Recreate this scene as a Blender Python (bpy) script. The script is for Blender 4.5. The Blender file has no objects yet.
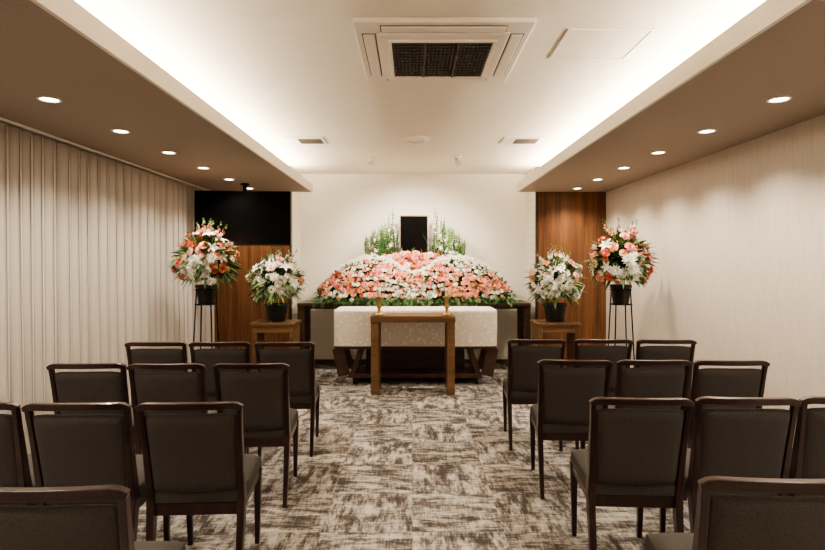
import bpy, math, random
from mathutils import Vector, Matrix
random.seed(11)
R = random.random
U = random.uniform
sc = bpy.context.scene
COL = sc.collection

# ------------------------------------------------------------------ materials
def lin(c):
    return tuple(((v/255.0)/12.92 if v/255.0 <= 0.04045 else ((v/255.0+0.055)/1.055)**2.4) for v in c)

def mat(name, rgb, rough=0.6, metal=0.0, var=0.12, scale=30.0, bump=0.0, spec=0.5, coat=0.0, emit=None, stretch=None, sheen=0.0):
    m = bpy.data.materials.new(name); m.use_nodes = True
    nt = m.node_tree; N = nt.nodes; L = nt.links
    b = N['Principled BSDF']
    b.inputs['Roughness'].default_value = rough
    b.inputs['Metallic'].default_value = metal
    b.inputs['Specular IOR Level'].default_value = spec
    b.inputs['Coat Weight'].default_value = coat
    b.inputs['Sheen Weight'].default_value = sheen
    c = lin(rgb)
    tc = N.new('ShaderNodeTexCoord'); mp = N.new('ShaderNodeMapping')
    L.new(tc.outputs['Object'], mp.inputs['Vector'])
    if stretch: mp.inputs['Scale'].default_value = stretch
    nz = N.new('ShaderNodeTexNoise'); nz.inputs['Scale'].default_value = scale; nz.inputs['Detail'].default_value = 3
    L.new(mp.outputs[0], nz.inputs['Vector'])
    rp = N.new('ShaderNodeValToRGB')
    rp.color_ramp.elements[0].position = 0.3; rp.color_ramp.elements[1].position = 0.7
    rp.color_ramp.elements[0].color = tuple(v*(1-var) for v in c)+(1,)
    rp.color_ramp.elements[1].color = tuple(min(1, v*(1+var)) for v in c)+(1,)
    L.new(nz.outputs['Fac'], rp.inputs['Fac']); L.new(rp.outputs['Color'], b.inputs['Base Color'])
    if bump > 0:
        bp = N.new('ShaderNodeBump'); bp.inputs['Strength'].default_value = bump; bp.inputs['Distance'].default_value = 0.004
        L.new(nz.outputs['Fac'], bp.inputs['Height']); L.new(bp.outputs[0], b.inputs['Normal'])
    if emit:
        b.inputs['Emission Color'].default_value = emit[0]+(1,)
        b.inputs['Emission Strength'].default_value = emit[1]
    return m

def carpet():
    m = bpy.data.materials.new('carpet_tiles'); m.use_nodes = True
    nt = m.node_tree; N = nt.nodes; L = nt.links; b = N['Principled BSDF']
    b.inputs['Roughness'].default_value = 0.95; b.inputs['Specular IOR Level'].default_value = 0.15
    tc = N.new('ShaderNodeTexCoord'); sp = N.new('ShaderNodeSeparateXYZ'); L.new(tc.outputs['Object'], sp.inputs[0])
    def M(op, a, bb=None, c=None):
        n = N.new('ShaderNodeMath'); n.operation = op
        for i, v in enumerate((a, bb, c)):
            if v is None: continue
            if isinstance(v, (int, float)): n.inputs[i].default_value = v
            else: L.new(v, n.inputs[i])
        return n.outputs[0]
    T = 0.5
    ix = M('FLOOR', M('DIVIDE', sp.outputs['X'], T)); iy = M('FLOOR', M('DIVIDE', sp.outputs['Y'], T))
    chk = M('MODULO', M('ABSOLUTE', M('ADD', ix, iy)), 2.0)
    cb = N.new('ShaderNodeCombineXYZ'); L.new(ix, cb.inputs[0]); L.new(iy, cb.inputs[1])
    wn = N.new('ShaderNodeTexWhiteNoise'); wn.noise_dimensions = '3D'; L.new(cb.outputs[0], wn.inputs['Vector'])
    off = N.new('ShaderNodeVectorMath'); off.operation = 'MULTIPLY_ADD'
    L.new(wn.outputs['Color'], off.inputs[0]); off.inputs[1].default_value = (9, 9, 9); L.new(tc.outputs['Object'], off.inputs[2])
    def streak(sx, sy, sc_, det=6, rough=0.65):
        mp = N.new('ShaderNodeMapping'); mp.inputs['Scale'].default_value = (sx, sy, 1)
        L.new(off.outputs[0], mp.inputs['Vector'])
        n = N.new('ShaderNodeTexNoise'); n.inputs['Scale'].default_value = sc_; n.inputs['Detail'].default_value = det
        n.inputs['Roughness'].default_value = rough
        L.new(mp.outputs[0], n.inputs['Vector']); return n.outputs['Fac']
    a1 = streak(1.0, 3.2, 5.0, 7, .7); a2 = streak(3.2, 1.0, 5.0, 7, .7)
    mixf = M('ADD', M('MULTIPLY', a1, M('SUBTRACT', 1.0, chk)), M('MULTIPLY', a2, chk))
    big = streak(1.0, 1.2, 5.0, 4)
    fine1 = streak(2.0, 16.0, 5.0, 2); fine2 = streak(16.0, 2.0, 5.0, 2)
    v = M('ADD', M('ADD', M('MULTIPLY', mixf, 0.50), M('MULTIPLY', big, 0.20)), M('ADD', M('MULTIPLY', fine1, 0.15), M('MULTIPLY', fine2, 0.15)))
    rp = N.new('ShaderNodeValToRGB'); e = rp.color_ramp.elements
    e[0].position = 0.44; e[0].color = lin((74, 68, 66))+(1,)
    e[1].position = 0.575; e[1].color = lin((192, 186, 180))+(1,)
    x = e.new(0.485); x.color = lin((114, 107, 103))+(1,)
    x = e.new(0.52); x.color = lin((156, 149, 144))+(1,)
    L.new(v, rp.inputs['Fac']); 
    fx = M('FRACT', M('DIVIDE', sp.outputs['X'], T)); fy = M('FRACT', M('DIVIDE', sp.outputs['Y'], T))
    ed = M('MINIMUM', M('MINIMUM', fx, M('SUBTRACT', 1.0, fx)), M('MINIMUM', fy, M('SUBTRACT', 1.0, fy)))
    seam = M('MULTIPLY_ADD', M('LESS_THAN', ed, 0.006), -0.14, 1.0)
    tilev = M('MULTIPLY_ADD', wn.outputs['Value'], 0.12, 0.93)
    mx = N.new('ShaderNodeVectorMath'); mx.operation = 'SCALE'; L.new(rp.outputs['Color'], mx.inputs[0]); L.new(M('MULTIPLY', seam, tilev), mx.inputs['Scale'])
    L.new(mx.outputs[0], b.inputs['Base Color'])
    nz = N.new('ShaderNodeTexNoise'); nz.inputs['Scale'].default_value = 260; L.new(tc.outputs['Object'], nz.inputs['Vector'])
    bp = N.new('ShaderNodeBump'); bp.inputs['Strength'].default_value = 0.5; bp.inputs['Distance'].default_value = 0.004
    L.new(nz.outputs['Fac'], bp.inputs['Height']); L.new(bp.outputs[0], b.inputs['Normal'])
    return m

def wood(name, dark, light, rough=0.4, axis='Z', scale=1.0, coat=0.0):
    m = bpy.data.materials.new(name); m.use_nodes = True
    nt = m.node_tree; N = nt.nodes; L = nt.links; b = N['Principled BSDF']
    b.inputs['Roughness'].default_value = rough; b.inputs['Coat Weight'].default_value = coat
    tc = N.new('ShaderNodeTexCoord'); mp = N.new('ShaderNodeMapping'); L.new(tc.outputs['Object'], mp.inputs[0])
    s = {'Z': (14, 14, 0.6), 'X': (0.6, 14, 14)}[axis]
    mp.inputs['Scale'].default_value = tuple(v*scale for v in s)
    n1 = N.new('ShaderNodeTexNoise'); n1.inputs['Scale'].default_value = 1.4; n1.inputs['Detail'].default_value = 7; n1.inputs['Distortion'].default_value = 0.6
    L.new(mp.outputs[0], n1.inputs['Vector'])
    n2 = N.new('ShaderNodeTexNoise'); n2.inputs['Scale'].default_value = 9; n2.inputs['Detail'].default_value = 3
    L.new(mp.outputs[0], n2.inputs['Vector'])
    ma = N.new('ShaderNodeMath'); ma.operation = 'MULTIPLY_ADD'; L.new(n2.outputs['Fac'], ma.inputs[0]); ma.inputs[1].default_value = 0.35
    mb = N.new('ShaderNodeMath'); mb.operation = 'MULTIPLY'; L.new(n1.outputs['Fac'], mb.inputs[0]); mb.inputs[1].default_value = 0.65
    L.new(mb.outputs[0], ma.inputs[2])
    rp = N.new('ShaderNodeValToRGB'); e = rp.color_ramp.elements
    e[0].position = 0.36; e[0].color = lin(dark)+(1,); e[1].position = 0.64; e[1].color = lin(light)+(1,)
    L.new(ma.outputs[0], rp.inputs['Fac']); L.new(rp.outputs['Color'], b.inputs['Base Color'])
    return m

def tilewall(name, rgb, w, h, strength):
    m = bpy.data.materials.new(name); m.use_nodes = True
    nt = m.node_tree; N = nt.nodes; L = nt.links; b = N['Principled BSDF']; b.inputs['Roughness'].default_value = 0.7
    tc = N.new('ShaderNodeTexCoord'); sp = N.new('ShaderNodeSeparateXYZ'); L.new(tc.outputs['Object'], sp.inputs[0])
    cb = N.new('ShaderNodeCombineXYZ'); L.new(sp.outputs['X'], cb.inputs[0]); L.new(sp.outputs['Z'], cb.inputs[1])
    br = N.new('ShaderNodeTexBrick'); L.new(cb.outputs[0], br.inputs['Vector'])
    br.inputs['Scale'].default_value = 1; br.inputs['Brick Width'].default_value = w; br.inputs['Row Height'].default_value = h
    br.inputs['Mortar Size'].default_value = 0.003; br.inputs['Mortar Smooth'].default_value = 0.5
    c = lin(rgb)
    br.inputs['Color1'].default_value = c+(1,); br.inputs['Color2'].default_value = tuple(v*0.985 for v in c)+(1,)
    br.inputs['Mortar'].default_value = tuple(v*0.93 for v in c)+(1,)
    L.new(br.outputs['Color'], b.inputs['Base Color'])
    bp = N.new('ShaderNodeBump'); bp.inputs['Strength'].default_value = strength; bp.inputs['Distance'].default_value = 0.002; bp.invert = True
    L.new(br.outputs['Fac'], bp.inputs['Height']); L.new(bp.outputs[0], b.inputs['Normal'])
    return m

M_carpet = carpet()
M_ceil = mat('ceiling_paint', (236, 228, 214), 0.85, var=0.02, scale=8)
M_soff = mat('soffit_shaded', (156, 142, 130), 0.8, var=0.04, scale=40, bump=0.15)  # unlit underside: its shade is put into a darker base colour
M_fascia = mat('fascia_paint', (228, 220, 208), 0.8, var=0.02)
M_wallR = mat('wallpaper_streaked', (200, 190, 180), 0.75, var=0.06, scale=6.0, stretch=(9, 9, 0.9), bump=0.1)
M_wallW = tilewall('white_relief_wall', (246, 241, 232), 0.30, 0.05, 0.15)
M_wallP = mat('wall_paint', (190, 180, 170), 0.8, var=0.03)
M_panel = wood('walnut_wall_panel', (76, 46, 28), (124, 82, 50), 0.4, scale=1.0)
M_brown = wood('table_brown_wood', (90, 66, 44), (120, 90, 60), 0.4, 'X')
M_dwood = wood('dark_stained_wood', (30, 17, 16), (52, 29, 26), 0.28, coat=0.25)
M_trol = wood('trolley_wood', (48, 31, 24), (76, 50, 36), 0.4, 'X')
M_fab = mat('charcoal_fabric', (60, 54, 52), 0.9, var=0.35, scale=260, bump=0.6, sheen=0.05)
M_curt = mat('curtain_cloth', (176, 168, 160), 0.9, var=0.04, scale=260, bump=0.1)
M_black = mat('black_plastic', (20, 20, 21), 0.35, var=0.05)
M_bmetal = mat('black_metal', (16, 16, 17), 0.4, metal=0.6, var=0.05)
M_screen = mat('screen_glass', (5, 5, 6), 0.2, var=0.05, spec=0.3)
M_wplas = mat('white_plastic', (232, 226, 216), 0.45, var=0.02)
M_gplas = mat('grille_grey', (72, 68, 64), 0.6, var=0.05)
M_silver = mat('silver_metal', (206, 196, 180), 0.25, metal=0.9, var=0.05)
M_brass = mat('brass_metal', (178, 146, 100), 0.3, metal=0.9, var=0.05)
M_candle = mat('candle_wax', (245, 238, 224), 0.5, var=0.02)
M_lamp = mat('lamp_diffuser', (255, 245, 225), 0.5, emit=((1.0, 0.90, 0.76), 14.0))
M_base = mat('baseboard_brown', (96, 78, 64), 0.6, var=0.05)
M_rubber = mat('caster_rubber', (28, 27, 26), 0.6)
M_gap = mat('hatch_gap', (120, 108, 92), 0.8)
M_brocade = mat('white_brocade', (240, 232, 222), 0.7, var=0.05, scale=60, bump=0.3)
nt = M_brocade.node_tree
vo = nt.nodes.new('ShaderNodeTexVoronoi'); vo.inputs['Scale'].default_value = 20
nt.links.new(nt.nodes['Texture Coordinate'].outputs['Object'], vo.inputs['Vector'])
rr = nt.nodes.new('ShaderNodeValToRGB'); rr.color_ramp.elements[0].position = 0.2; rr.color_ramp.elements[1].position = 0.4
rr.color_ramp.elements[0].color = lin((242, 236, 226))+(1,); rr.color_ramp.elements[1].color = lin((220, 211, 200))+(1,)
nt.links.new(vo.outputs['Distance'], rr.inputs['Fac']); nt.links.new(rr.outputs['Color'], nt.nodes['Principled BSDF'].inputs['Base Color'])
FM = [mat('petal_white', (248, 244, 235), 0.6, var=0.03), mat('petal_peach', (245, 174, 140), 0.6, var=0.12),
      mat('petal_pink', (241, 162, 152), 0.6, var=0.10), mat('petal_coral', (230, 124, 100), 0.6, var=0.12),
      mat('leaf_green', (54, 88, 44), 0.55, var=0.35), mat('leaf_light', (112, 142, 78), 0.6, var=0.25),
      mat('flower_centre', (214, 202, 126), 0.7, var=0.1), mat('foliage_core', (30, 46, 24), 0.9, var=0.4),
      mat('petal_lightpink', (247, 210, 195), 0.6, var=0.05)]
WHITE, PEACH, PINK, CORAL, GREEN, LGREEN, YEL, CORE, LPINK = range(9)

# ------------------------------------------------------------------ mesh builder
class MB:
    def __init__(s): s.v = []; s.f = []; s.m = []
    def add(s, vs, fs, mi=0, mx=None, mis=None):
        o = len(s.v)
        if mx is not None: vs = [mx @ Vector(p) for p in vs]
        s.v.extend([tuple(p) for p in vs])
        for k, f in enumerate(fs):
            s.f.append(tuple(i+o for i in f)); s.m.append(mis[k] if mis else mi)
    def box(s, x0, x1, y0, y1, z0, z1, mi=0, mx=None):
        vs = [(x0,y0,z0),(x1,y0,z0),(x1,y1,z0),(x0,y1,z0),(x0,y0,z1),(x1,y0,z1),(x1,y1,z1),(x0,y1,z1)]
        fs = [(0,3,2,1),(4,5,6,7),(0,1,5,4),(1,2,6,5),(2,3,7,6),(3,0,4,7)]
        s.add(vs, fs, mi, mx)
    def lathe(s, prof, n=24, mi=0, mx=None, cap=True):
        vs = []; fs = []
        for r, z in prof:
            for k in range(n):
                a = 2*math.pi*k/n; vs.append((r*math.cos(a), r*math.sin(a), z))
        for j in range(len(prof)-1):
            for k in range(n):
                k2 = (k+1) % n
                fs.append((j*n+k, j*n+k2, (j+1)*n+k2, (j+1)*n+k))
        if cap:
            fs.append(tuple(reversed(range(n)))); fs.append(tuple(range((len(prof)-1)*n, len(prof)*n)))
        s.add(vs, fs, mi, mx)
    def tube(s, p0, p1, r0, r1=None, n=10, mi=0):
        if r1 is None: r1 = r0
        p0 = Vector(p0); p1 = Vector(p1); d = p1-p0
        q = d.to_track_quat('Z', 'Y').to_matrix().to_4x4()
        s.lathe([(r0, 0), (r1, d.length)], n, mi, Matrix.Translation(p0) @ q)
    def sweep(s, pts, sec, side=(1, 0, 0), mi=0):
        side = Vector(side); vs = []; fs = []; P = [Vector(p) for p in pts]; n = len(P)
        for i, p in enumerate(P):
            t = (P[min(i+1, n-1)]-P[max(i-1, 0)]).normalized()
            o = t.cross(side).normalized(); sd = o.cross(t).normalized()
            a, b = sec[i] if isinstance(sec, list) else sec
            for u, w in ((-1,-1),(1,-1),(1,1),(-1,1)): vs.append(p+sd*a*u+o*b*w)
        for i in range(n-1):
            for k in range(4):
                k2 = (k+1) % 4
                fs.append((i*4+k, i*4+k2, (i+1)*4+k2, (i+1)*4+k))
        fs.append((3,2,1,0)); fs.append(tuple(range((n-1)*4, n*4)))
        s.add(vs, fs, mi)
    def slab(s, fn, nu, nv, mi=0):
        vs = []; fs = []
        for sd in (-1, 1):
            for j in range(nv+1):
                for i in range(nu+1): vs.append(fn(-1+2*i/nu, -1+2*j/nv, sd))
        W = nu+1; O = W*(nv+1)
        for j in range(nv):
            for i in range(nu):
                a = j*W+i; fs.append((a, a+1, a+W+1, a+W)); fs.append((O+a+W, O+a+W+1, O+a+1, O+a))
        for i in range(nu):
            fs.append((i+1, i, O+i, O+i+1)); a = nv*W+i; fs.append((a, a+1, O+a+1, O+a))
        for j in range(nv):
            a = j*W; fs.append((a, a+W, O+a+W, O+a)); a = j*W+nu; fs.append((a+W, a, O+a, O+a+W))
        s.add(vs, fs, mi)
    def mesh(s, name, mats, smooth=False):
        me = bpy.data.meshes.new(name); me.from_pydata(s.v, [], s.f)
        for m in mats: me.materials.append(m)
        me.polygons.foreach_set('material_index', s.m)
        if smooth: me.polygons.foreach_set('use_smooth', [True]*len(s.f))
        me.update(); return me
    def obj(s, name, mats, parent=None, loc=(0,0,0), smooth=False, bevel=0, fixn=False):
        if not isinstance(mats, (list, tuple)): mats = [mats]
        me = s.mesh(name, mats, smooth)
        if fixn:
            import bmesh
            bm = bmesh.new(); bm.from_mesh(me); bmesh.ops.recalc_face_normals(bm, faces=bm.faces); bm.to_mesh(me); bm.free()
        o = bpy.data.objects.new(name, me); COL.objects.link(o); o.location = loc
        if parent: o.parent = parent
        if bevel: bev(o, bevel)
        return o
def bev(o, w, seg=2):
    b = o.modifiers.new('bevel', 'BEVEL'); b.width = w; b.segments = seg; b.limit_method = 'ANGLE'; b.angle_limit = math.radians(35)
def empty(name, loc, parent=None):
    e = bpy.data.objects.new(name, None); e.empty_display_size = 0.1; e.location = loc; COL.objects.link(e)
    if parent: e.parent = parent
    return e
def boxobj(name, x0, x1, y0, y1, z0, z1, m, parent=None, bevel=0):
    b = MB(); b.box(x0, x1, y0, y1, z0, z1); return b.obj(name, m, parent, bevel=bevel)

# ------------------------------------------------------------------ room
XL, XR, YF, YB, YA = -2.78, 2.58, -2.6, 7.33, 7.95
ZC, ZS = 2.74, 2.40
boxobj('floor', XL-.1, XR+.1, YF-.1, YA+.1, -0.1, 0, M_carpet)
boxobj('ceiling', XL-.1, XR+.1, YF-.1, YA+.1, ZC, ZC+.1, M_ceil)
boxobj('wall_left', XL-.1, XL, YF, YB, 0, ZC, M_wallP)
boxobj('wall_right', XR, XR+.1, YF, YB, 0, ZC, M_wallR)
boxobj('wall_front', XL-.1, XR+.1, YF-.1, YF, 0, ZC, M_wallP)
boxobj('wall_back', -1.75, 1.78, YA, YA+.1, 0, ZC, M_wallW)
b = MB(); b.box(XL-.1, -1.62, YB, YB+.08, 0, ZC, 0); b.box(-1.70, -1.62, YB+.08, YA, 0, ZC, 1); b.obj('wall_back_panel_left', [M_panel, M_wallW])
b = MB(); b.box(1.65, XR+.1, YB, YB+.08, 0, ZC, 0); b.box(1.65, 1.73, YB+.08, YA, 0, ZC, 1); b.obj('wall_back_panel_right', [M_panel, M_wallW])
b = MB(); b.box(-1.635, -1.615, YB-.012, YB, 0, ZS); b.obj('trim_1', M_dwood)
b = MB(); b.box(1.645, 1.665, YB-.012, YB, 0, ZS); b.obj('trim_2', M_dwood)
boxobj('baseboard_right', XR-.012, XR, YF, YB, 0, 0.07, M_base)
boxobj('baseboard_back', -1.62, 1.65, YA-.012, YA, 0, 0.06, M_base)
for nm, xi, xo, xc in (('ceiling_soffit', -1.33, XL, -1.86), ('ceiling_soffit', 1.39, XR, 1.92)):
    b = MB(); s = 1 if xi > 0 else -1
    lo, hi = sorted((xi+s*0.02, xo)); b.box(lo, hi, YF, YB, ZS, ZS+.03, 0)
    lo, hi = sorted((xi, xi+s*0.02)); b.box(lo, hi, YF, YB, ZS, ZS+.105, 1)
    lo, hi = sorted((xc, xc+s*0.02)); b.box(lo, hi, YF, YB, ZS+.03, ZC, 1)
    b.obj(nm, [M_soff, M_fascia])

WARM = (1.0, 0.88, 0.70)
def area(name, loc, sx, sy, e, rot=(0,0,0), col=WARM, parent=None, spread=180):
    l = bpy.data.lights.new(name, 'AREA'); l.shape = 'RECTANGLE'; l.size = sx; l.size_y = sy; l.energy = e; l.color = col; l.spread = math.radians(spread)
    o = bpy.data.objects.new(name, l); o.location = loc; o.rotation_euler = rot; COL.objects.link(o)
    if parent: o.parent = parent
    return o
def spot(name, loc, e, size, target=None, blend=0.8, col=WARM, r=0.04, parent=None):
    l = bpy.data.lights.new(name, 'SPOT'); l.energy = e; l.spot_size = math.radians(size); l.spot_blend = blend; l.color = col; l.shadow_soft_size = r
    o = bpy.data.objects.new(name, l); o.location = loc; COL.objects.link(o)
    if target is not None: o.rotation_euler = (Vector(target)-Vector(loc)).to_track_quat('-Z', 'Y').to_euler()
    if parent: o.parent = parent
    return o
for x, s in ((-1.60, -1), (1.66, 1)):
    e = empty('cove_led_strip', (x, (YF+YB)/2, ZS+.035))
    bb = MB(); bb.box(-.02, .02, -(YB-YF)/2+.02, (YB-YF)/2-.02, -.005, .01); bb.obj('led_channel', M_wplas, e)
    area('led_light', (0, 0, .015), .04, (YB-YF)-.1, 155, (math.pi, 0, 0), parent=e)

dy = [3.12+0.765*k for k in range(-6, 6)]
ring = MB(); ring.lathe([(.062, 0), (.062, -.006), (.05, -.008), (.046, -.003), (.046, 0)], 32, 0, cap=False)
ring.lathe([(.046, -.002), (.0001, -.002)], 32, 1, cap=False)
rme = ring.mesh('downlight_fitting', [M_wplas, M_lamp])
for x in (-2.06, 2.08):
    for y in dy:
        e = empty('recessed_downlight', (x, y, ZS))
        o = bpy.data.objects.new('fitting', rme); COL.objects.link(o); o.parent = e
        spot('lamp', (0, 0, -.02), 62, 130, parent=e, blend=0.9)

# ------------------------------------------------------------------ ceiling items
e = empty('ceiling_air_conditioner', (.165, 3.31, ZC))
b = MB()
S = .475
b.box(-S, S, -S, S, -.03, 0, 0)
b.box(-.36, .36, -.36, .36, -.045, -.03, 0)
b.obj('panel', M_wplas, e, bevel=.012)
b = MB()
b.box(-.28, .28, -.28, .28, -.049, -.045, 0)
b.obj('intake_recess', M_black, e)
b = MB()
for k in range(25):
    x = -.27+.54*k/24; b.box(x-.003, x+.003, -.28, .28, -.058, -.048, 0)
for k in range(13):
    y = -.27+.54*k/12; b.box(-.28, .28, y-.004, y+.004, -.056, -.048, 0)
for a in (-.0933, .0933): b.box(a-.008, a+.008, -.28, .28, -.062, -.048, 0)
b.obj('grille', M_gplas, e)
b = MB()
b.box(-.30, .30, -.30, -.28, -.06, -.045); b.box(-.30, .30, .28, .30, -.06, -.045); b.box(-.30, -.28, -.28, .28, -.06, -.045); b.box(.28, .30, -.28, .28, -.06, -.045)
b.obj('grille_frame', M_wplas, e, bevel=.004)
b = MB()
for k in range(4):
    mx = Matrix.Rotation(k*math.pi/2, 4, 'Z')
    b.box(-.33, .33, -.434, -.371, -.040, -.031, 0, mx)
b.obj('louvre_flaps', M_wplas, e, bevel=.006)
b = MB()
for k in range(4):
    mx = Matrix.Rotation(k*math.pi/2, 4, 'Z')
    b.box(-.337, .337, -.441, -.364, -.0315, -.030, 0, mx)
b.obj('louvre_gaps', M_gap, e)

e = empty('ceiling_access_panel', (1.08, 3.2, ZC))
b = MB(); w, h, t = .235, .22, .012
b.box(-w, w, -h, -h+t, -.008, 0); b.box(-w, w, h-t, h, -.008, 0); b.box(-w, -w+t, -h+t, h-t, -.008, 0); b.box(w-t, w, -h+t, h-t, -.008, 0)
b.obj('frame', M_wplas, e)
b = MB(); b.box(-w+t, w-t, -h+t, h-t, -.001, 0); b.obj('gap', M_gap, e)
b = MB(); b.box(-w+t+.003, w-t-.003, -h+t+.003, h-t-.003, -.004, -.001); b.obj('hatch', M_ceil, e)

for x in (-1.11, 1.13):
    e = empty('ceiling_vent', (x, 5.74, ZC))
    b = MB(); b.box(-.2, .2, -.16, .16, -.012, 0); b.obj('frame', M_wplas, e, bevel=.004)
    b = MB(); b.box(-.07, .17, -.11, .11, -.0135, -.012); b.obj('slot', M_gplas, e)
    b = MB()
    for k in range(5): b.box(-.07, .17, -.088+k*.044-.003, -.088+k*.044+.003, -.017, -.013)
    b.obj('vanes', M_gap, e)
b = MB(); b.lathe([(.14, 0), (.14, -.012), (.10, -.03), (.09, -.03), (.085, -.018), (.001, -.018)], 36, cap=False)
b.obj('ceiling_speaker', M_wplas, loc=(.035, 5.65, ZC), smooth=False)
for x in (-.50, .545):
    e = empty('ceiling_spotlight', (x, 6.6, ZC))
    b = MB(); b.lathe([(.05, 0), (.05, -.02), (.02, -.025), (.02, -.045)], 24); 
    d = Matrix.Translation((0, 0, -.06)) @ Matrix.Rotation(math.radians(-50), 4, 'X')
    b.lathe([(.03, .045), (.035, .035), (.035, -.045), (.03, -.045)], 24, 0, d)
    b.obj('housing', M_wplas, e, smooth=False)
    o = spot('lamp', (0, .05, -.12), 115, 120, parent=e, r=.05, blend=1.0)
    tgt = Vector((0, 7.45, 1.2))-(Vector((x, 6.65, ZC-.12)))
    o.rotation_euler = tgt.to_track_quat('-Z', 'Y').to_euler()

# ------------------------------------------------------------------ curtain
def curtain():
    # omega-pleated cloth: each pleat is a rounded lobe with a narrow deep valley behind it
    b = MB(); y0, y1 = -2.4, 7.2; rows = 8
    pts = []; y = y0
    while y < y1:
        P = .135+U(-.02, .02); A = .085+U(-.012, .015); k = U(-1, 1)
        for i in range(14):
            s = i/14; a = 2*math.pi*s
            pts.append((y+P*s+.020*math.sin(2*a+3.14159)*1.0, A*(abs(math.sin(a/2))**.8), k))
        y += P
    n = len(pts)-1
    for j in range(rows+1):
        t = j/rows; z = 0.015+(ZS-.03-0.015)*t
        for (yy, xx, k) in pts:
            b.v.append((-2.70+xx*(1.05-.25*t), yy+.012*k*math.sin(2.2*t+k), z))
    W = n+1
    for j in range(rows):
        for i in range(n): b.f.append((j*W+i, j*W+i+1, (j+1)*W+i+1, (j+1)*W+i)); b.m.append(0)
    e = empty('curtain', (0, 0, 0))
    b.obj('cloth', M_curt, e, smooth=True)
    b = MB(); b.box(-2.69, -2.63, y0, y1, ZS-.018, ZS-.001); b.obj('rail', M_wplas, e)
curtain()

# ------------------------------------------------------------------ television
e = empty('television', (-1.985, 6.45, 0))
e.rotation_euler = (0, 0, math.radians(4))
zb, zt = 1.66, 2.30
b = MB(); b.box(-.555, .555, -.02, .03, zb, zt); b.box(-.3, .3, .03, .07, zb+.1, zt-.1); b.obj('casing', M_black, e, bevel=.006)
b = MB(); b.box(-.545, .545, -.0225, -.02, zb+.02, zt-.01); b.obj('screen', M_screen, e)
b = MB(); b.tube((0, .09, zb+.3), (0, .09, ZS), .025); b.box(-.12, .12, .06, .1, zb+.15, zb+.45); b.lathe([(.05, 0), (.05, -.02)], 20, 0, Matrix.Translation((0, .09, ZS)))
b.obj('ceiling_bracket', M_bmetal, e)

# ------------------------------------------------------------------ chairs
def chair_mesh():
    b = MB()
    def yb(z):
        return -.185 - .085*max(0, (z-.44)/.42)**1.15
    for s in (-1, 1):
        pts = [(s*.194, -.245, 0), (s*.195, -.215, .15), (s*.196, -.19, .30), (s*.198, -.178, .42), (s*.199, yb(.52), .52), (s*.202, yb(.64), .64), (s*.205, yb(.76), .76), (s*.209, yb(.845), .845)]
        sec = [(.012, .014), (.014, .018), (.016, .023), (.017, .026), (.015, .023), (.013, .019), (.012, .016), (.012, .014)]
        b.sweep(pts, sec, mi=0)
        pts = [(s*.172, .235, 0), (s*.175, .228, .2), (s*.178, .22, .40)]
        b.sweep(pts, [(.012, .012), (.015, .015), (.019, .019)], mi=0)
        b.sweep([(s*.195, -.17, .38), (s*.178, .21, .38)], (.025, .011), side=(0, 0, 1), mi=0)
    b.box(-.17, .17, .205, .232, .355, .405, 0)
    b.box(-.185, .185, -.19, -.165, .345, .40, 0)
    n = 20; pts = []; sec = []
    for i in range(n+1):
        u = -1+2*i/n; x = u*.224
        z = .857-.012*max(0, abs(u)-.8)/.2*abs(u)**4
        hh = .0155*(1-.35*max(0, (abs(u)-.85)/.15)**2)
        pts.append((x, yb(.855)-.018*(1-u*u)-.002, z)); sec.append((.0155, hh))
    b.sweep(pts, sec, side=(0, 1, 0), mi=0)
    def back(u, v, sd):
        e = (1-abs(u)**8)**.5*(1-abs(v)**10)**.5
        z = .455+.184*(v+1); z -= .012*(abs(u)**6)*(1 if v > 0 else 0)*max(0, v)**6
        x = u*(.192+.005*(v+1)/2)
        return (x, yb(z)-.018*(1-u*u)+sd*(.004+.017*e), z)
    b.slab(back, 18, 14, mi=1)
    def seat(u, v, sd):
        e = (1-abs(u)**6)**.5*(1-abs(v)**6)**.5
        w = .210-.022*(v+1)/2
        y = .025+.222*v
        return (u*w*(1-.02*sd), y, .437+(sd*(.018+.028*e) if sd > 0 else -.034))
    b.slab(seat, 14, 14, mi=1)
    me = b.mesh('upholstered_chair', [M_dwood, M_fab])
    import bmesh
    bm = bmesh.new(); bm.from_mesh(me); bmesh.ops.recalc_face_normals(bm, faces=bm.faces)
    bm.to_mesh(me); bm.free()
    for p in me.polygons: p.use_smooth = p.material_index == 1
    return me
CM = chair_mesh()
def chair(x, ytop, rz=0):
    o = bpy.data.objects.new('upholstered_chair', CM); COL.objects.link(o)
    o.location = (x-.27*math.sin(math.radians(rz)), ytop+.27, 0); o.rotation_euler = (0, 0, math.radians(rz)); bev(o, .006, 2)
rowsL = [(4.13, (-.957, -1.45, -1.93)), (3.27, (-.960, -1.46, -1.94)), (2.37, (-.960, -1.442, -1.925)), (1.49, (-.995, -1.47))]
rowsR = [(4.27, (.962, 1.485, 1.965)), (3.38, (1.0, 1.487, 1.955)), (2.46, (1.018, 1.497, 1.972)), (1.55, (1.035, 1.51))]
for rows, sg in ((rowsL, 1), (rowsR, -1)):
    for y, xs in rows:
        for x in xs: chair(x, y+U(-.01, .01), sg*2.2+U(-.8, .8))

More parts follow.
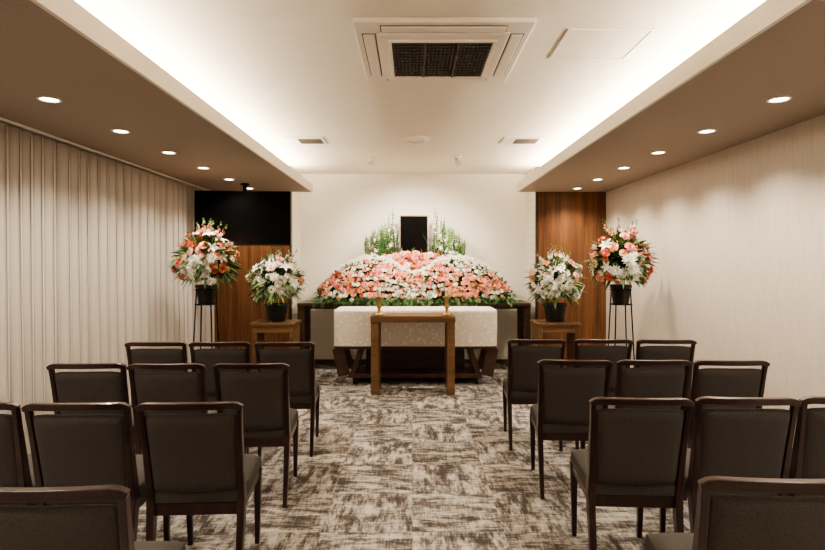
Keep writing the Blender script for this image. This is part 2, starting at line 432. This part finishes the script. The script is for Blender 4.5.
# ------------------------------------------------------------------ flowers
def petal(rr, h, w, curl=0.12, point=False, ns=3):
    vs = []; fs = []
    for i in range(ns+1):
        s = i/ns
        rho = rr*(s**.75); z = h*(s**.9)-curl*s**4
        rho += curl*.8*s**4
        ww = w*(math.sin(math.pi*(.1+.8*s))**.8 if point else (.25+.75*math.sin(math.pi*min(.5, .05+.55*s)))*(1 if s < .95 else .75))
        if point and i == ns: ww = w*.08
        for t in (-1, 0, 1):
            vs.append((rho, ww*t, z+.18*w*abs(t)))
    for i in range(ns):
        for k in range(2):
            a = i*3+k; fs.append((a, a+1, a+4, a+3))
    return vs, fs
def template(layers, centre=None, ns=3):
    vs = []; fs = []; ms = []
    for (n, rr, h, w, curl, pt, off) in layers:
        for k in range(n):
            pv, pf = petal(rr*U(.92, 1.08), h*U(.85, 1.15), w, curl, pt, ns)
            mx = Matrix.Rotation(2*math.pi*k/n+off+U(-.1, .1), 4, 'Z')
            o = len(vs); vs += [mx @ Vector(p) for p in pv]
            fs += [tuple(i+o for i in f) for f in pf]; ms += [0]*len(pf)
    if centre:
        r, z, mi = centre; o = len(vs); n = 8
        for j, (q, zz) in enumerate(((1, 0), (.7, .7), (.05, 1))):
            for k in range(n):
                a = 2*math.pi*k/n; vs.append(Vector((r*q*math.cos(a), r*q*math.sin(a), z+r*zz)))
        for j in range(2):
            for k in range(n): fs.append((o+j*n+k, o+j*n+(k+1) % n, o+(j+1)*n+(k+1) % n, o+(j+1)*n+k)); ms.append(mi)
    return vs, fs, ms
ROSE = [template([(5, 1, .25, .62, .25, False, 0), (5, .8, .5, .52, .15, False, .6), (4, .52, .68, .4, .08, False, .2), (3, .28, .8, .26, .02, False, 0)], (.16, .45, 0)) for _ in range(4)]
MUM = [template([(13, 1, .15, .2, .12, True, 0), (11, .82, .4, .19, .05, True, .2), (8, .55, .6, .17, 0, True, .1)], (.28, .35, 0), 2) for _ in range(3)]
DAISY = [template([(11, 1, .12, .22, .1, False, 0)], (.28, .05, YEL), 2) for _ in range(2)]
LILY = [template([(3, 1.25, .55, .33, .35, True, 0), (3, 1.25, .5, .28, .35, True, 1.05)], (.12, .1, YEL)) for _ in range(2)]
def orient(pos, nrm, scale, spin=None):
    q = Vector(nrm).normalized().to_track_quat('Z', 'Y').to_matrix().to_4x4()
    return Matrix.Translation(pos) @ q @ Matrix.Rotation(U(0, 6.28) if spin is None else spin, 4, 'Z') @ Matrix.Scale(scale, 4)
def put(b, tpl, pos, nrm, scale, mi):
    vs, fs, ms = random.choice(tpl)
    b.add(vs, fs, mx=orient(pos, nrm, scale), mis=[(m if m else mi) for m in ms])
def leaf(b, pos, d, L, W, mi=GREEN, droop=.3):
    d = Vector(d).normalized(); side = d.cross(Vector((0, 0, 1)))
    if side.length < .1: side = Vector((1, 0, 0))
    side = (Matrix.Rotation(U(-.9, .9), 3, d) @ side.normalized())
    vs = []; fs = []; n = 4
    for i in range(n+1):
        s = i/n; c = Vector(pos)+d*L*s+Vector((0, 0, -droop*L*s*s)); w = W*math.sin(math.pi*(.08+.9*s))
        up = side.cross(d)*w*.3
        vs += [c-side*w+up, c, c+side*w+up]
    for i in range(n):
        for k in range(2): a = i*3+k; fs.append((a, a+1, a+4, a+3))
    b.add(vs, fs, mi)
def fern(b, pos, d, L, W, mi=GREEN, droop=.4, n=11):
    d = Vector(d).normalized(); side = d.cross(Vector((0, 0, 1)))
    if side.length < .1: side = Vector((1, 0, 0))
    side = (Matrix.Rotation(U(-.5, .5), 3, d) @ side.normalized())
    prev = Vector(pos)
    for i in range(1, n+1):
        s = i/n; c = Vector(pos)+d*L*s+Vector((0, 0, -droop*L*s*s)); dd = (c-prev).normalized()
        w = W*math.sin(math.pi*(.15+.82*s)); h = L/n*.42
        b.add([prev-side*.0015, prev+side*.0015, c+side*.0015, c-side*.0015], [(0, 1, 2, 3)], mi)
        for sg in (-1, 1):
            tip = c+side*sg*w+dd*w*.45
            m = c+(tip-c)*.5
            b.add([c, m-dd*h, tip, m+dd*h], [(0, 1, 2, 3)], mi)
        prev = c
def spike(b, pos, d, L, r, mi, n=9, s0=.3):
    d = Vector(d).normalized(); p = Vector(pos)
    b.tube(p, p+d*L, .004, .002, 5, GREEN)
    for i in range(n):
        s = s0+(1-s0)*i/(n-1); c = p+d*L*s
        a = i*2.4; o = Vector((math.cos(a), math.sin(a), .5)); 
        put(b, LILY if r > .02 else ROSE, c+o*.008, o, r*(1.15-.8*(i/(n-1))), mi if s < .8 else LGREEN)
    for k in range(3): leaf(b, p+d*L*U(.05, .3), d+Vector((U(-.5, .5), U(-.5, .5), 0)), L*.5, .009, GREEN, .1)

def core(b, cx, cy, cz, rx, ry, rz):
    n, m = 16, 10; vs = []; fs = []
    for j in range(m+1):
        th = math.pi*j/m
        for k in range(n):
            a = 2*math.pi*k/n; q = U(.9, 1.05)
            vs.append((cx+rx*q*math.sin(th)*math.cos(a), cy+ry*q*math.sin(th)*math.sin(a), cz+rz*q*math.cos(th)))
    for j in range(m):
        for k in range(n): fs.append((j*n+k, (j+1)*n+k, (j+1)*n+(k+1) % n, j*n+(k+1) % n))
    b.add(vs, fs, CORE)

def bouquet(name, parent, cz, rad, kind):
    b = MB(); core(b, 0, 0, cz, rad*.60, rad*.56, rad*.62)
    N = 125
    for i in range(N):
        zz = 1-1.75*(i+.5)/N; a = i*2.39996; q = math.sqrt(max(0, 1-zz*zz))
        n = Vector((q*math.cos(a), q*math.sin(a), zz)); rr = rad*U(.66, 1.06)
        p = Vector((n.x*rr, n.y*rr*.9, cz+n.z*rr*.95))
        nn = n+Vector((U(-.3, .3), U(-.3, .3), U(-.1, .4)))
        w = R()
        if kind == 'mixed':
            if zz < .2 and zz > -.7 and abs(n.x) < .5 and w < .9: c, t, s = WHITE, MUM, U(.05, .07)
            elif w < .13: c, t, s = CORAL, ROSE, U(.03, .042)
            elif w < .38: c, t, s = PEACH, ROSE, U(.034, .048)
            elif w < .56: c, t, s = PINK, ROSE, U(.034, .045)
            elif w < .80: c, t, s = WHITE, LILY, U(.04, .055)
            else: c, t, s = LPINK, DAISY, U(.03, .04)
        else:
            if zz < .3 and abs(n.x) < .6 and w < .8: c, t, s = WHITE, MUM, U(.05, .068)
            elif w < .36: c, t, s = WHITE, LILY, U(.042, .058)
            elif w < .54: c, t, s = WHITE, DAISY, U(.03, .04)
            elif w < .64: c, t, s = LPINK, ROSE, U(.034, .045)
            elif w < .74: c, t, s = PEACH, ROSE, U(.034, .042)
            else: c, t, s = WHITE, ROSE, U(.035, .048)
        if R() < .12: continue
        put(b, t, p, nn, s, c)
    for i in range(340):
        a = U(0, 6.28); z = U(-.75, 1); q = math.sqrt(1-z*z)
        n = Vector((q*math.cos(a), q*math.sin(a), z))
        p = Vector((n.x, n.y*.9, n.z))*rad*.62+Vector((0, 0, cz))
        leaf(b, p, n+Vector((0, 0, .2)), rad*U(.36, .64), U(.010, .018), GREEN if R() < .6 else LGREEN, .3)
    for i in range(40):
        a = U(0, 6.28); z = U(-.2, .9); q = math.sqrt(1-z*z); n = Vector((q*math.cos(a), q*math.sin(a)*.9, z))
        fern(b, n*rad*.6+Vector((0, 0, cz)), n, rad*U(.55, .7), .028, LGREEN if R() < .45 else GREEN, .2, 8)
    for i in range(13):
        a = 2*math.pi*i/13+U(-.2, .2); t = U(.1, .75)
        d = Vector((math.cos(a)*t, math.sin(a)*t*.8, 1))
        spike(b, Vector((0, 0, cz))+d.normalized()*rad*.6, d, rad*U(.45, .9), U(.018, .024), (random.choice([WHITE, WHITE, LPINK]) if kind != 'mixed' else random.choice([LPINK, PEACH, PINK, CORAL])), 7)
    return b.obj(name, FM, parent, smooth=False)

def pot(parent, z0, z1, r):
    b = MB(); b.lathe([(r*.72, z0), (r*.96, z1-.03), (r*1.04, z1-.03), (r*1.04, z1), (r*.93, z1), (r*.9, z1-.03), (.001, z1-.03)], 28, cap=False)
    b.lathe([(r*.72, z0), (.001, z0)], 28, cap=False)
    b.obj('bucket', M_black, parent, smooth=False)

for x in (-2.10, 2.12):
    e = empty('tall_flower_stand', (x, 5.6, 0))
    bouquet('flowers', e, 1.485, .305, 'mixed')
    pot(e, 1.045, 1.24, .105)
    b = MB()
    for k in range(4):
        a = math.pi/4+k*math.pi/2
        b.tube((.10*math.cos(a), .10*math.sin(a), 1.2), (.165*math.cos(a), .165*math.sin(a), 0), .007, .007, 8)
    for zz, rr in ((1.19, .108), (1.04, .109), (.35, .147)):
        n = 24
        for k in range(n):
            a0, a1 = 2*math.pi*k/n, 2*math.pi*(k+1)/n
            b.tube((rr*math.cos(a0), rr*math.sin(a0), zz), (rr*math.cos(a1), rr*math.sin(a1), zz), .005, .005, 6)
    b.tube((-.1, 0, 1.04), (.1, 0, 1.04), .005); b.tube((0, -.1, 1.04), (0, .1, 1.04), .005)
    b.obj('metal_stand', M_bmetal, e)
for x in (-1.63, 1.71):
    e = empty('pedestal_flower_arrangement', (x, 6.6, 0))
    bouquet('flowers', e, 1.235, .315, 'white')
    pot(e, .757, .97, .14)
    b = MB(); b.box(-.26, .26, -.2, .2, .725, .757); b.box(-.235, .235, -.175, .175, .64, .725)
    b.box(-.24, -.19, -.18, .18, 0, .725); b.box(.19, .24, -.18, .18, 0, .725); b.box(-.19, .19, -.15, .15, .12, .145)
    b.obj('wooden_pedestal', M_brown, e, bevel=.004)

# ------------------------------------------------------------------ altar
altar = empty('funeral_flower_altar', (0, 7.28, 0))
b = MB(); b.box(-1.52, 1.56, -.04, .56, .885, .925)
for x0 in (-1.52, 1.48):
    b.box(x0, x0+.08, -.02, .06, 0, .885); b.box(x0, x0+.08, .42, .50, 0, .885)
b.box(-1.44, 1.48, .05, .07, .84, .885)
b.obj('platform', M_trol, altar, bevel=.004)

b = MB()
def hgt(u):
    a = min(1, abs(u)); return .14+.51*(1-a**3.4)**.75-.25*math.exp(-(u/.24)**2)
def surf(u, v, off=0):
    h = hgt(u); a = v*math.pi/2; dp = .27
    p = Vector((u*1.29, .01+dp*(1-math.cos(a)), h*math.sin(a)))
    n = Vector((.9*abs(u)**3*(1 if u > 0 else -1), -math.cos(a)-.15, math.sin(a)*.8+.15)).normalized()
    return p+n*off, n
vs = []; fs = []; nu, nv = 60, 10
for j in range(nv+1):
    for i in range(nu+1): p, n = surf(-1+2*i/nu, j/nv, -.035); vs.append((p.x, p.y, max(0.002, p.z)))
for i in range(nu+1): p, n = surf(-1+2*i/nu, 1, -.035); vs.append((p.x, .40, 0.002))
W = nu+1
for j in range(nv+1):
    for i in range(nu): fs.append((j*W+i, j*W+i+1, (j+1)*W+i+1, (j+1)*W+i))
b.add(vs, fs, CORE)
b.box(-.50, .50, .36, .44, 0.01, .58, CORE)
nx, nvv = 48, 13
for j in range(nvv):
    for i in range(nx):
        u = -1+2*(i+.5+(.5 if j % 2 else 0)+U(-.2, .2))/nx; v = (j+.5+U(-.25, .25))/nvv
        if abs(u) > 1: continue
        if v < .10 and R() < .7: continue
        p, n = surf(u, v, U(-.010, .020)); w = R()
        band = .40+.20*math.sin(abs(u)*7.5+.6)
        if v > .72 and w < .97: c, t, s = WHITE, MUM, .036
        elif abs(v-band) < .20 and w < .68: c = random.choice([PEACH, PINK, CORAL, PEACH, PINK]); t, s = ROSE, .035
        else:
            c = random.choice([WHITE]*5+[LPINK, PEACH, PINK]); t = random.choice([MUM, ROSE, DAISY, MUM]); s = .032
        if R() < .10 and v < .7: continue
        put(b, t, p, n+Vector((U(-.25, .25), U(-.2, .1), U(-.1, .3))), s*U(.9, 1.12), c)
for i in range(1100):
    u = U(-1, 1); v = U(0, .72); p, n = surf(u, v, -.006)
    leaf(b, p, n+Vector((U(-.9, .9), 0, U(-.3, .9))), U(.05, .085), .011, GREEN if R() < .7 else LGREEN, .2)
for i in range(230):
    u = U(-1.02, 1.02); p = Vector((u*1.3, .01, U(.02, .08)))
    fern(b, p, Vector((U(-.7, .7)+u*.6, -.40, U(-.25, .25))), U(.09, .14), .034, GREEN if R() < .75 else LGREEN, .55, 9)
for i in range(60):
    s = random.choice((-1, 1)); p = Vector((s*U(1.1, 1.28), U(.03, .2), U(.03, .15)))
    fern(b, p, Vector((s*U(.4, 1), U(-.5, .1), U(0, .8))), U(.12, .2), .035, GREEN, .3, 9)
for i in range(130):
    x = U(-.52, .52); z = U(.42, .68-.08*abs(x)/.5); y = .34+U(-.04, .04)
    c = random.choice([PEACH, PINK, CORAL, PEACH, CORAL, LPINK, WHITE])
    put(b, ROSE, (x, y, z), Vector((U(-.4, .4), -1, U(.1, .9))), U(.032, .042), c)
for i in range(240):
    x = U(-.78, .78); z = U(.44, .68-.14*abs(x)/.7)
    leaf(b, (x, .37+U(-.04, .05), z), Vector((U(-.6, .6), U(-.5, .1), 1)), U(.08, .15), .013, GREEN if R() < .7 else LGREEN, .15)
for s in (-1, 1):
    for i in range(38):
        x = s*U(.25, .68); L = U(.22, .50)*(1.25-abs(abs(x)-.36)*1.8)
        fern(b, (x, .38+U(-.04, .04), .57), Vector((s*U(-.02, .25), U(-.1, .1), 1)), L, .044, GREEN if R() < .8 else LGREEN, .05, 12)
    for i in range(14):
        x = s*(.265+.026*i+U(-.012, .012)); L = (.74-.045*i+U(-.04, .03)) if i < 5 else (.52-.022*(i-5)+U(-.04, .04))
        spike(b, (x, .38+U(-.04, .04), .55), Vector((s*.008*i+s*U(-.03, .05), U(-.05, .05), 1)), L, .026, random.choice([WHITE, LGREEN, LGREEN, LPINK, WHITE]), 14, .2)
b.obj('flowers', FM, altar, loc=(.025, 0, .925), smooth=False)

e = empty('portrait_frame', (.02, .45, 1.56), altar)
b = MB(); w, h0, h1, t = .20, .02, .56, .014
b.box(-w, w, -.012, .012, h0, h0+t); b.box(-w, w, -.012, .012, h1-t, h1); b.box(-w, -w+t, -.012, .012, h0+t, h1-t); b.box(w-t, w, -.012, .012, h0+t, h1-t)
b.obj('frame', M_silver, e, bevel=.003)
b = MB(); b.box(-w+t, w-t, -.006, .008, h0+t, h1-t); b.obj('picture', M_screen, e)
b = MB(); b.box(-.05, .05, .02, .04, -.635, .4); b.obj('support', M_black, e)

# ------------------------------------------------------------------ coffin and trolley
e = empty('coffin', (.036, 6.84, 0))
b = MB()
nn = 160; prof = [(0.0, .895), (.93, .895), (.975, .888), (.995, .87), (1.0, .84), (1.0, .65), (1.0, .462)]
vs = []; fs = []
hx, hy = .985, .28
for j, (q, z) in enumerate(prof):
    for k in range(nn):
        a = 2*math.pi*k/nn; ca, sa = math.cos(a), math.sin(a)
        px = hx*(abs(ca)**.16)*(1 if ca > 0 else -1); py = hy*(abs(sa)**.16)*(1 if sa > 0 else -1)
        inset = (1-q)*.30
        if q == 0: px *= .02; py *= .02
        else:
            px -= math.copysign(min(abs(px), inset), px); py -= math.copysign(min(abs(py), inset), py)
        vs.append((px, py, z))
for j in range(len(prof)-1):
    for k in range(nn): k2 = (k+1) % nn; fs.append((j*nn+k, j*nn+k2, (j+1)*nn+k2, (j+1)*nn+k))
fs.append(tuple(range(6*nn, 7*nn)))
b.add(vs, fs)
b.obj('brocade_cover', M_brocade, e, smooth=False, fixn=True)

e = empty('coffin_trolley', (.036, 6.84, 0))
b = MB(); b.box(-.97, .97, -.27, .27, .425, .462)
b.box(-.80, .80, -.25, .25, .075, .125)
b.obj('decks', M_trol, e, bevel=.005)
b = MB()
for s in (-1, 1):
    b.sweep([(s*.93, -.2, .43), (s*.86, -.2, .10)], (.03, .07), side=(0, 1, 0)); b.sweep([(s*.93, .2, .43), (s*.86, .2, .10)], (.03, .07), side=(0, 1, 0))
    b.sweep([(s*.66, -.19, .43), (s*.76, -.19, .12)], (.02, .03), side=(0, 1, 0)); b.sweep([(s*.66, .19, .43), (s*.76, .19, .12)], (.02, .03), side=(0, 1, 0))
b.box(-.62, .62, .1, .13, .125, .425)
b.obj('legs', M_trol, e, fixn=True)
b = MB()
for x in (-.74, .74):
    for y in (-.2, .2):
        b.lathe([(.036, -.014), (.038, -.008), (.038, .008), (.036, .014)], 20, 0, Matrix.Translation((x, y, .038)) @ Matrix.Rotation(math.pi/2, 4, 'Y'))
        b.box(x-.02, x+.02, y-.015, y+.015, .055, .078)
b.obj('casters', M_rubber, e)

# ------------------------------------------------------------------ incense table
e = empty('incense_table', (.005, 6.07, 0))
b = MB(); b.box(-.47, .47, 0, .42, .80, .87)
b.box(-.465, -.375, .01, .05, 0, .80); b.box(.375, .465, .01, .05, 0, .80)
b.box(-.465, -.375, .37, .41, 0, .80); b.box(.375, .465, .37, .41, 0, .80)
b.box(-.465, -.445, .05, .37, .02, .80); b.box(.445, .465, .05, .37, .02, .80)
b.obj('table', M_brown, e, bevel=.004)
for x in (-.375, .385):
    e = empty('candlestick', (x, 6.18, .87))
    b = MB(); b.lathe([(.055, 0), (.058, .012), (.036, .024), (.020, .04), (.018, .08), (.034, .10), (.020, .12), (.018, .17), (.040, .195), (.048, .215), (.016, .217)], 24)
    b.obj('holder', M_brass, e, smooth=True)
    b = MB(); b.lathe([(.017, .215), (.017, .285), (.006, .291)], 16); b.tube((0, 0, .29), (0, 0, .303), .0015); b.obj('candle', M_candle, e)

# ------------------------------------------------------------------ camera / world
w = bpy.data.worlds.new('world'); sc.world = w; w.use_nodes = True
w.node_tree.nodes['Background'].inputs['Color'].default_value = (.02, .017, .014, 1)
cd = bpy.data.cameras.new('camera'); cam = bpy.data.objects.new('camera', cd); COL.objects.link(cam)
cam.location = (0, 0, 1.48); cam.rotation_euler = (math.pi/2, 0, 0)
cd.lens = 24; cd.sensor_width = 36; cd.shift_y = -14/825; cd.clip_start = .05
sc.camera = cam
sc.view_settings.view_transform = 'AgX'
try: sc.view_settings.look = 'AgX - Medium High Contrast'
except Exception: pass
sc.view_settings.exposure = 0.55
